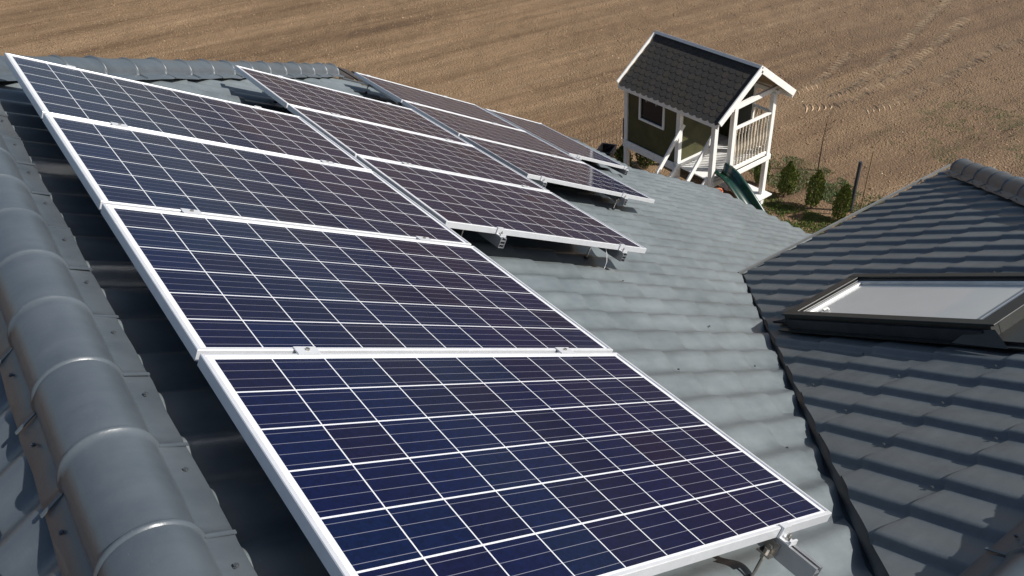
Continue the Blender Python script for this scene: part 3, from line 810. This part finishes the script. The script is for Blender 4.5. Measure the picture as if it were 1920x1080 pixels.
m.add([(PX+.04, YM, ze), (PX+W_-.04, YM, ze), (PX+W_/2, YM, -4.55)], [(0, 1, 2)]); m.add([(PX+.04, PY+L_, ze), (PX+W_-.04, PY+L_, ze), (PX+W_/2, PY+L_, -4.55)], [(0, 2, 1)])
tbuild(m, 'wall', MT['olive'])
m = MB(); m.box((PX+.06, YM+.03, ze-.01), (PX+W_-.06, PY+L_-.04, ze+.0)); tbuild(m, 'ceiling', MT['dark_in'])
# west window: white frame, pane, curtain with a jagged hem
def ring(mb, fx, y0, y1, z0, z1, wd, d0, d1, axis='y'):
    for a0, a1, b0, b1 in ((y0-wd, y1+wd, z1, z1+wd), (y0-wd, y1+wd, z0-wd, z0), (y0-wd, y0, z0, z1), (y1, y1+wd, z0, z1)):
        if axis == 'y': mb.box((fx+d0, a0, b0), (fx+d1, a1, b1))
        else: mb.box((a0, fx+d0, b0), (a1, fx+d1, b1))
m = MB(); ring(m, PX, w1[0], w1[1], w1[2], w1[3], .045, -.045, -.016)
wf = tbuild(m, 'window', MT['white'], bevel=.003)
m = MB(); m.box((PX-.004, w1[0], w1[2]), (PX+.002, w1[1], w1[3])); m.build('pane', MT['glass'], wf)
m = MB(); n = 9
for i in range(n):
    a = w1[1]-.04-(w1[1]-w1[0]-.12)*i/n; b = w1[1]-.04-(w1[1]-w1[0]-.12)*(i+1)/n
    m.add([(PX-.008, a, w1[3]-.01), (PX-.008, b, w1[3]-.01), (PX-.008, (a+b)/2, w1[3]-.05-.09*(.5+.5*math.sin(i*1.3)))], [(0, 1, 2)])
m.build('curtain', MT['white'], wf)
m = MB(); m.box((PX+W_-.012, PY+.46, ZF), (PX+W_+.012, YM-.05, -5.2)); tbuild(m, 'side_panel', simple('grey_board', (.075, .08, .07), .7, 0, .15, 4))
m = MB(); m.box((PX+W_-.025, PY+.42, ZF), (PX+W_+.02, PY+.459, -5.22)); tbuild(m, 'trim_post', MT['white'])
# bottom trims of the wall
m = MB(); m.beam((PX-.055, YM+.04, ZF+.0), (PX-.055, PY+L_+.04, ZF+.0), .02, .07); m.beam((PX+.04, YM-.025, ZF+.03), (dX[0], YM-.025, ZF+.03), .02, .05)
tbuild(m, 'skirting_board', MT['white'])
# roof: boards, shingles, barge boards, eave boards, ridge strip
RX, RZ = PX+.85, -4.45; EX0, EZ0 = PX-.16, -5.185; EX1, EZ1 = PX+W_+.30, -5.22; Y0, Y1 = PY-.23, PY+L_+.12
roof = MB(); th = .022
for (ex, ez) in ((EX0, EZ0), (EX1, EZ1)):
    roof.add([(RX, Y0+.02, RZ-.03), (RX, Y1-.02, RZ-.03), (ex, Y1-.02, ez-.03), (ex, Y0+.02, ez-.03), (RX, Y0+.02, RZ-.03-th), (RX, Y1-.02, RZ-.03-th), (ex, Y1-.02, ez-.03-th), (ex, Y0+.02, ez-.03-th)],
             [(0, 1, 2, 3), (4, 7, 6, 5), (0, 3, 7, 4), (1, 5, 6, 2), (3, 2, 6, 7)])
ro = tbuild(roof, 'roof', MT['wood'])
shm = [simple('shingle_%s' % n_, c_, .9, 0, .3, 30, .5) for n_, c_ in (('black', (.030, .026, .023)), ('brown', (.040, .033, .027)), ('olive', (.036, .032, .024)), ('grey', (.032, .029, .027)))]
for (ex, ez) in ((EX0, EZ0), (EX1, EZ1)):
    sh = MB(); d = Vector((ex-RX, 0, ez-RZ)); Ls = d.length; d.normalize(); nn_ = Vector((-d.z, 0, d.x)) if d.x > 0 else Vector((d.z, 0, -d.x))
    if nn_.z < 0: nn_ = -nn_
    rows = 10; rp = (Ls+.03)/rows; tw_ = .158; 
    for r in range(rows):
        y = Y0+.03-(tw_/2 if r % 2 else 0)
        base = random.random()
        while y < Y1-.03:
            a0, a1 = max(y+.004, Y0+.03), min(y+tw_-.004, Y1-.03)
            if a1-a0 > .02:
                s0, s1 = r*rp-.02, (r+1)*rp+.02
                pts = [(a0, s0), (a1, s0)]; cxm = (a0+a1)/2; hw = (a1-a0)/2
                for q in range(7):
                    an = math.pi*q/6; pts.append((cxm+hw*math.cos(an), s1-.06+.06*math.sin(an)))
                tv_ = []
                for (yy, ss) in pts:
                    hgt = .004+.006*(ss-s0)/(s1-s0)+r*.0
                    tv_.append(Vector((RX, yy, RZ-.028))+d*ss+nn_*hgt)
                n0 = len(tv_)
                low = [v-nn_*.006 for v in tv_]
                mi = random.choice([0, 0, 1, 2, 3, 3])
                sh.add(tv_+low, [tuple(range(n0))]+[(i, (i+1) % n0, n0+(i+1) % n0, n0+i) for i in range(n0)], mi)
            y += tw_
    sh.build('shingles', shm, ro)
for yy in (Y0, Y1):
    for (ex, ez) in ((EX0, EZ0), (EX1, EZ1)):
        m = MB(); m.beam((RX, yy, RZ-.035), (ex, yy, ez-.035), .03, .12); tbuild(m, 'barge_board', MT['white'], bevel=.004)
for (ex, ez) in ((EX0-.008, EZ0), (EX1-.01, EZ1)):
    m = MB(); m.beam((ex, Y0+.02, ez-.087), (ex, Y1-.02, ez-.087), .022, .095); tbuild(m, 'eave_board', MT['white'], bevel=.004)
m = MB(); m.beam((RX-.02, Y0, RZ+.012), (RX-.02, Y1, RZ+.012), .06, .02, (-.92, 0, .4)); m.beam((RX+.02, Y0, RZ+.010), (RX+.02, Y1, RZ+.010), .06, .02, (.6, 0, .8)); tbuild(m, 'ridge_board', MT['white'])
m = MB(); m.beam((PX-.04, PY, -5.20), (PX+W_+.14, PY, -5.13), .06, .09); m.beam((PX+W_+.0, PY-.1, -5.19), (PX+W_, PY+L_, -5.19), .05, .08); m.beam((PX, PY-.06, -5.215), (PX, PY+L_, -5.215), .05, .07)
m.beam((RX, Y0+.05, RZ-.10), (RX, Y1-.05, RZ-.10), .05, .07)
tbuild(m, 'roof_beam', MT['white'])
# balustrades: gable side and field side
def balustrade(a, b, n, zt=-5.62, zb=ZF+.07):
    a, b = Vector(a), Vector(b)
    m = MB(); m.beam((a.x, a.y, zt), (b.x, b.y, zt), .07, .035)
    par = tbuild(m, 'balustrade', MT['white'], bevel=.004)
    m = MB(); m.beam((a.x, a.y, zb-.03), (b.x, b.y, zb-.03), .07, .05); m.build('bottom_rail', MT['white'], par, bevel=.004)
    mesh = None
    for i in range(n):
        p = a.lerp(b, (i+.6)/(n+.2)); H_ = zt-zb-.02
        if mesh is None:
            k = MB(); z = 0
            prof = [(0, .020), (.10, .020), (.12, .012), (.15, .021), (.18, .012), (.28, .024), (.45, .030), (.70, .015), (.82, .013), (.86, .021), (.88, .014), (.91, .021), (1, .021)]
            k.tube([(0, 0, H_*t_) for t_, r_ in prof], [r_ for t_, r_ in prof], 10)
            o = k.build('baluster', MT['worn'], par, smooth=50); mesh = o.data
        else:
            o = bpy.data.objects.new('baluster', mesh); COL.objects.link(o); o.parent = par
        o.location = (p.x, p.y, zb-.006)
balustrade((PX+.55, PY, 0), (PX+W_-.05, PY, 0), 11)
balustrade((PX+W_, PY+.05, 0), (PX+W_, PY+.42, 0), 3)
# stairs down towards the house
m = MB()
st = tbuild(m, 'stairs', MT['white']) if False else None
m = MB()
for yy in (PY+.06, YM-.06): m.beam((PX+.0, yy, ZF+.02), (PX-1.20, yy, ZG+.02), .035, .14)
st = tbuild(m, 'stairs', MT['white'], bevel=.004)
for i in range(4):
    f_ = (i+1)/5; m = MB(); x = PX-.02-1.18*f_; z = ZF-1.18*f_+.04
    m.box((x-.11, PY+.04, z-.03), (x+.09, YM-.04, z)); m.build('tread', MT['white'], st, bevel=.004)
for yy in (PY+.02, YM+.02):
    m = MB(); m.beam((PX+.08, yy-.06 if yy > PY+.3 else yy+.10, -5.66), (PX-.95, yy-.06 if yy > PY+.3 else yy+.10, -6.90), .035, .09); m.build('handrail', MT['white'], st, bevel=.004)
# sand box seat at the base
m = MB(); zs = ZG+.24
m.box((PX+W_-.12, PY-.12, zs), (PX+W_+.12, PY+L_+.1, zs+.03)); m.box((PX+.6, PY-.16, zs+.003), (PX+W_+.14, PY+.06, zs+.033)); m.box((PX+.6, PY-.02, ZG), (PX+W_, PY+.0, zs)); m.box((PX+W_-.01, PY, ZG), (PX+W_+.01, PY+L_, zs))
tbuild(m, 'sandbox_board', MT['white'], bevel=.004)

# slide
sl_ = MB(); SX = PX+.235; hw = .165
prof = []
for i in range(33):
    t = i/32; y = PY+.02-t*1.75
    z = ZF+.03-1.0*(3*t*t-2*t*t*t)*1.0 if t < 1 else ZF-.97
    prof.append((y, z))
cs = [(-hw-.03, .13), (-hw-.035, .165), (-hw, .175), (-hw+.02, .15), (-hw+.045, .05), (-hw+.09, .008), (0, 0), (hw-.09, .008), (hw-.045, .05), (hw-.02, .15), (hw, .175), (hw+.035, .165), (hw+.03, .13)]
for i, (y, z) in enumerate(prof):
    for (a, h) in cs: sl_.v.append((SX+a, y, z+h))
    if i:
        k = len(cs)
        for j in range(k-1): sl_.f.append(((i-1)*k+j, (i-1)*k+j+1, i*k+j+1, i*k+j)); sl_.m.append(0)
slo = sl_.build('slide', MT['slide'], smooth=60); so_ = slo.modifiers.new('solid', 'SOLIDIFY'); so_.thickness = .008
tag(slo, 'glossy dark green plastic slide leaning on the playhouse platform', 'slide')

# toy bucket, black crate
def lathe(mb, c, prof, seg=16, mi=0):
    n0 = len(mb.v); k = len(prof)
    for r, z in prof:
        for j in range(seg):
            a = 2*math.pi*j/seg; mb.v.append((c[0]+r*math.cos(a), c[1]+r*math.sin(a), c[2]+z))
    for i in range(k-1):
        for j in range(seg): mb.f.append((n0+i*seg+j, n0+i*seg+(j+1) % seg, n0+(i+1)*seg+(j+1) % seg, n0+(i+1)*seg+j)); mb.m.append(mi)
ty = MB(); lathe(ty, (0, 0, 0), [(.001, 0), (.08, 0), (.11, .16), (.118, .165), (.105, .16), (.075, .02), (.001, .02)]); lathe(ty, (.16, .07, 0), [(.001, 0), (.05, .01), (.08, .06), (.05, .115), (.001, .125)], 14, 1)
tyo = ty.build('toy_bucket', [MT['orange'], MT['pink']], smooth=40); tyo.location = (11.55, 4.95, ZG+.27-.25)
tag(tyo, 'small orange and pink plastic toy lying beside the green slide', 'toy')
bx_ = MB(); bm_ = .30
for (a0, a1, b0, b1) in ((-.32, .32, -.24, -.215), (-.32, .32, .215, .24), (-.32, -.295, -.215, .215), (.295, .32, -.215, .215)): bx_.box((a0, b0, 0), (a1, b1, .30))
bx_.box((-.295, -.215, 0), (.295, .215, .02)); 
for (a0, a1, b0, b1) in ((-.34, .34, -.26, -.24), (-.34, .34, .24, .26), (-.34, -.32, -.24, .24), (.32, .34, -.24, .24)): bx_.box((a0, b0, .27), (a1, b1, .305))
bo = bx_.build('crate', MT['blackpl'], bevel=.004); bo.location = (11.12, 7.98, ZG+.0); bo.rotation_euler = (0, 0, .5); bo.scale = (.72, .72, .72)
tag(bo, 'black plastic crate standing on the soil beyond the wire fence', 'crate')

# ------------------------------------------------------------------ fence
def post(x, y, h, r, mat, label, cat='fence post', group=None, lean=(0, 0), name='fence_post'):
    m = MB(); m.tube([(0, 0, -.1), (lean[0]*.5, lean[1]*.5, h*.5), (lean[0], lean[1], h)], r, 8)
    o = m.build(name, mat, smooth=40); o.location = (x, y, ZG); tag(o, label, cat, group); return o
def net(name, a, b, h, label, dz=.12, dx=.11):
    m = MB(); a, b = Vector(a), Vector(b); L = (b-a).length; n = int(L/dx)
    for i in range(n+1):
        p = a.lerp(b, i/n); m.beam((p.x, p.y, ZG), (p.x, p.y, ZG+h), .0035, .0035, (1, 0, 0))
    for j in range(int(h/dz)+1): m.beam((a.x, a.y, ZG+.02+j*dz), (b.x, b.y, ZG+.02+j*dz), .0035, .0035)
    return tag(m.build(name, MT['wire']), label, 'wire fence', 'wire fence panels')
post(11.30, 7.57, 1.05, .028, MT['rust'], 'dark rusty round post beside the left playhouse corner')
post(13.12, 2.80, 1.12, .035, MT['darkpost'], 'leaning dark grey post behind the thujas', lean=(.0, -.0))
post(13.14, 7.57, 1.05, .028, MT['rust'], 'rusty corner post of the wire fence behind the playhouse')
post(8.6, 7.57, 1.05, .028, MT['rust'], 'rusty post of the wire fence hidden below the roof edge')
net('wire_fence', (8.6, 7.57, 0), (11.30, 7.57, 0), .95, 'thin wire mesh fence panel left of the playhouse before the black crate')
net('wire_fence', (11.30, 7.57, 0), (13.14, 7.57, 0), .95, 'thin wire mesh fence panel right behind the playhouse')
o = post(13.09, 2.57, 1.45, .014, MT['wood'], 'tall thin bare wooden stake in front of the dark leaning post', 'stake', name='wooden_stake', lean=(.0, .0))

# bare sapling
def sapling(x, y, h, label):
    m = MB(); rg = random.Random(5)
    pts = [Vector((0, 0, -.05)), Vector((.01, .01, h*.3)), Vector((-.01, .0, h*.6)), Vector((.02, -.01, h))]
    m.tube(pts, [.018, .015, .011, .004], 7)
    def br(p, d, L, r, lv):
        q = p+d*L*.5+Vector((rg.uniform(-.02, .02), rg.uniform(-.02, .02), .01)); e = p+d*L
        m.tube([p, q, e], [r, r*.7, r*.3], 5)
        if lv:
            for i in range(3):
                dd = (d+Vector((rg.uniform(-.7, .7), rg.uniform(-.7, .7), rg.uniform(0, .5)))).normalized(); br(p.lerp(e, rg.uniform(.3, .9)), dd, L*.55, r*.6, lv-1)
    for i in range(13):
        t = rg.uniform(.55, .98); a = rg.uniform(0, 6.28); d = Vector((math.cos(a)*.8, math.sin(a)*.8, rg.uniform(.3, .9))).normalized()
        br(Vector((0, 0, h*t)), d, rg.uniform(.12, .30), .004, 1)
    o = m.build('sapling', MT['bark'], smooth=40); o.location = (x, y, ZG); tag(o, label, 'sapling')
sapling(14.02, 4.26, 1.32, 'bare leafless sapling standing at the edge of the field')

# ------------------------------------------------------------------ thujas: short trunk, dense scale-leaf sprays
def leafmat(name, a, b):
    k = NT(name); f = k.noise(k.coord(), 14, 4, .7); k.l(k.ramp(f, [(.3, a), (.7, b)]), k.b.inputs['Base Color'])
    k.b.inputs['Roughness'].default_value = .75; return k.m
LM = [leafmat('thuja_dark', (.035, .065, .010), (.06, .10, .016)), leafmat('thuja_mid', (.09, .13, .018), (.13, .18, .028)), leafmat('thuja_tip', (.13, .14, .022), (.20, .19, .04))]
def thuja(x, y, h, wd, seed, label):
    rg = random.Random(seed)
    root = empty('thuja', (x, y, ZG), label=label, cat='thuja', group='young thujas in a row')
    m = MB(); m.tube([(0, 0, -.05), (.005, 0, h*.5), (0, .005, h*.9)], [.016, .012, .004], 7)
    for i in range(26):
        z = h*rg.uniform(.12, .85); a = rg.uniform(0, 6.28); rr = wd*.7*(1-z/h)**.5; m.tube([(0, 0, z), (rr*math.cos(a)*.5, rr*math.sin(a)*.5, z+.05), (rr*math.cos(a), rr*math.sin(a), z+.13)], [.004, .003, .0015], 4)
    m.build('trunk', MT['bark'], root)
    V = []; F = []; MI = []
    lobes = [(rg.uniform(0, 6.28), rg.uniform(.15, .9), rg.uniform(.75, 1.25)) for _ in range(9)]
    n = 2200
    for i in range(n):
        t = rg.random()**.85; a = rg.uniform(0, 6.28)
        pr = wd*(math.sin(math.pi*min(1, t*.80+.17)))**.75*(1.0 if t < .8 else (1-t)/.2*.7+.3)
        k = 1.0
        for la, lz, lr in lobes:
            dd = abs((a-la+math.pi) % (2*math.pi)-math.pi)
            if dd < .7 and abs(t-lz) < .16: k *= lr
        r = pr*k*math.sqrt(rg.uniform(.2, 1.25)); z = .06+t*(h-.06)
        p = Vector((r*math.cos(a), r*math.sin(a), z))
        # upright fan-shaped spray
        s = rg.uniform(.022, .045); yaw = rg.uniform(0, 6.28)
        e = Vector((math.cos(yaw), math.sin(yaw), 0)); u = (Vector((math.cos(a)*.45, math.sin(a)*.45, 1))+Vector((rg.uniform(-.3, .3), rg.uniform(-.3, .3), 0))).normalized()
        j = len(V); V += [tuple(p-u*s*.4), tuple(p+e*s*.42+u*s*.3), tuple(p+u*s), tuple(p-e*s*.42+u*s*.3)]; F.append((j, j+1, j+2, j+3))
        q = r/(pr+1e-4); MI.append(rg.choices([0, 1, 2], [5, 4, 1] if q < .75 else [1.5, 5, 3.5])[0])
    me = bpy.data.meshes.new('crown'); me.from_pydata(V, [], F)
    for mt in LM: me.materials.append(mt)
    me.polygons.foreach_set('material_index', MI); o = bpy.data.objects.new('crown', me); COL.objects.link(o); o.parent = root
    root.rotation_euler = (rg.uniform(-.08, .08), rg.uniform(-.02, .12), 0)
rowy = [(2.12, .70, 'low thuja half hidden behind the wing eave, rightmost of the row'), (2.75, .80, 'full thuja right beside the thin wooden stake'), (3.38, .86, 'tall upright thuja second left of the wooden stake'),
        (4.05, .80, 'rounded thuja just right of the white corner post of the playhouse'), (4.68, .78, 'dark thuja directly behind the white corner post of the playhouse'), (5.35, .62, 'small thuja seen under the playhouse balustrade')]
for i, (y, h, lb) in enumerate(rowy): thuja(12.62+random.uniform(-.03, .03), y, h, h*.185, 20+i, lb)
thuja(11.42, 6.95, .72, .22, 31, 'dark thuja seen under the playhouse floor near its left post')
thuja(10.92, 7.15, .66, .19, 33, 'thuja tight behind the left playhouse post')

for o in bpy.data.objects:
    if o.parent is None and o.type == 'MESH' and 'kind' not in o and 'category' not in o: print('UNTAGGED', o.name)
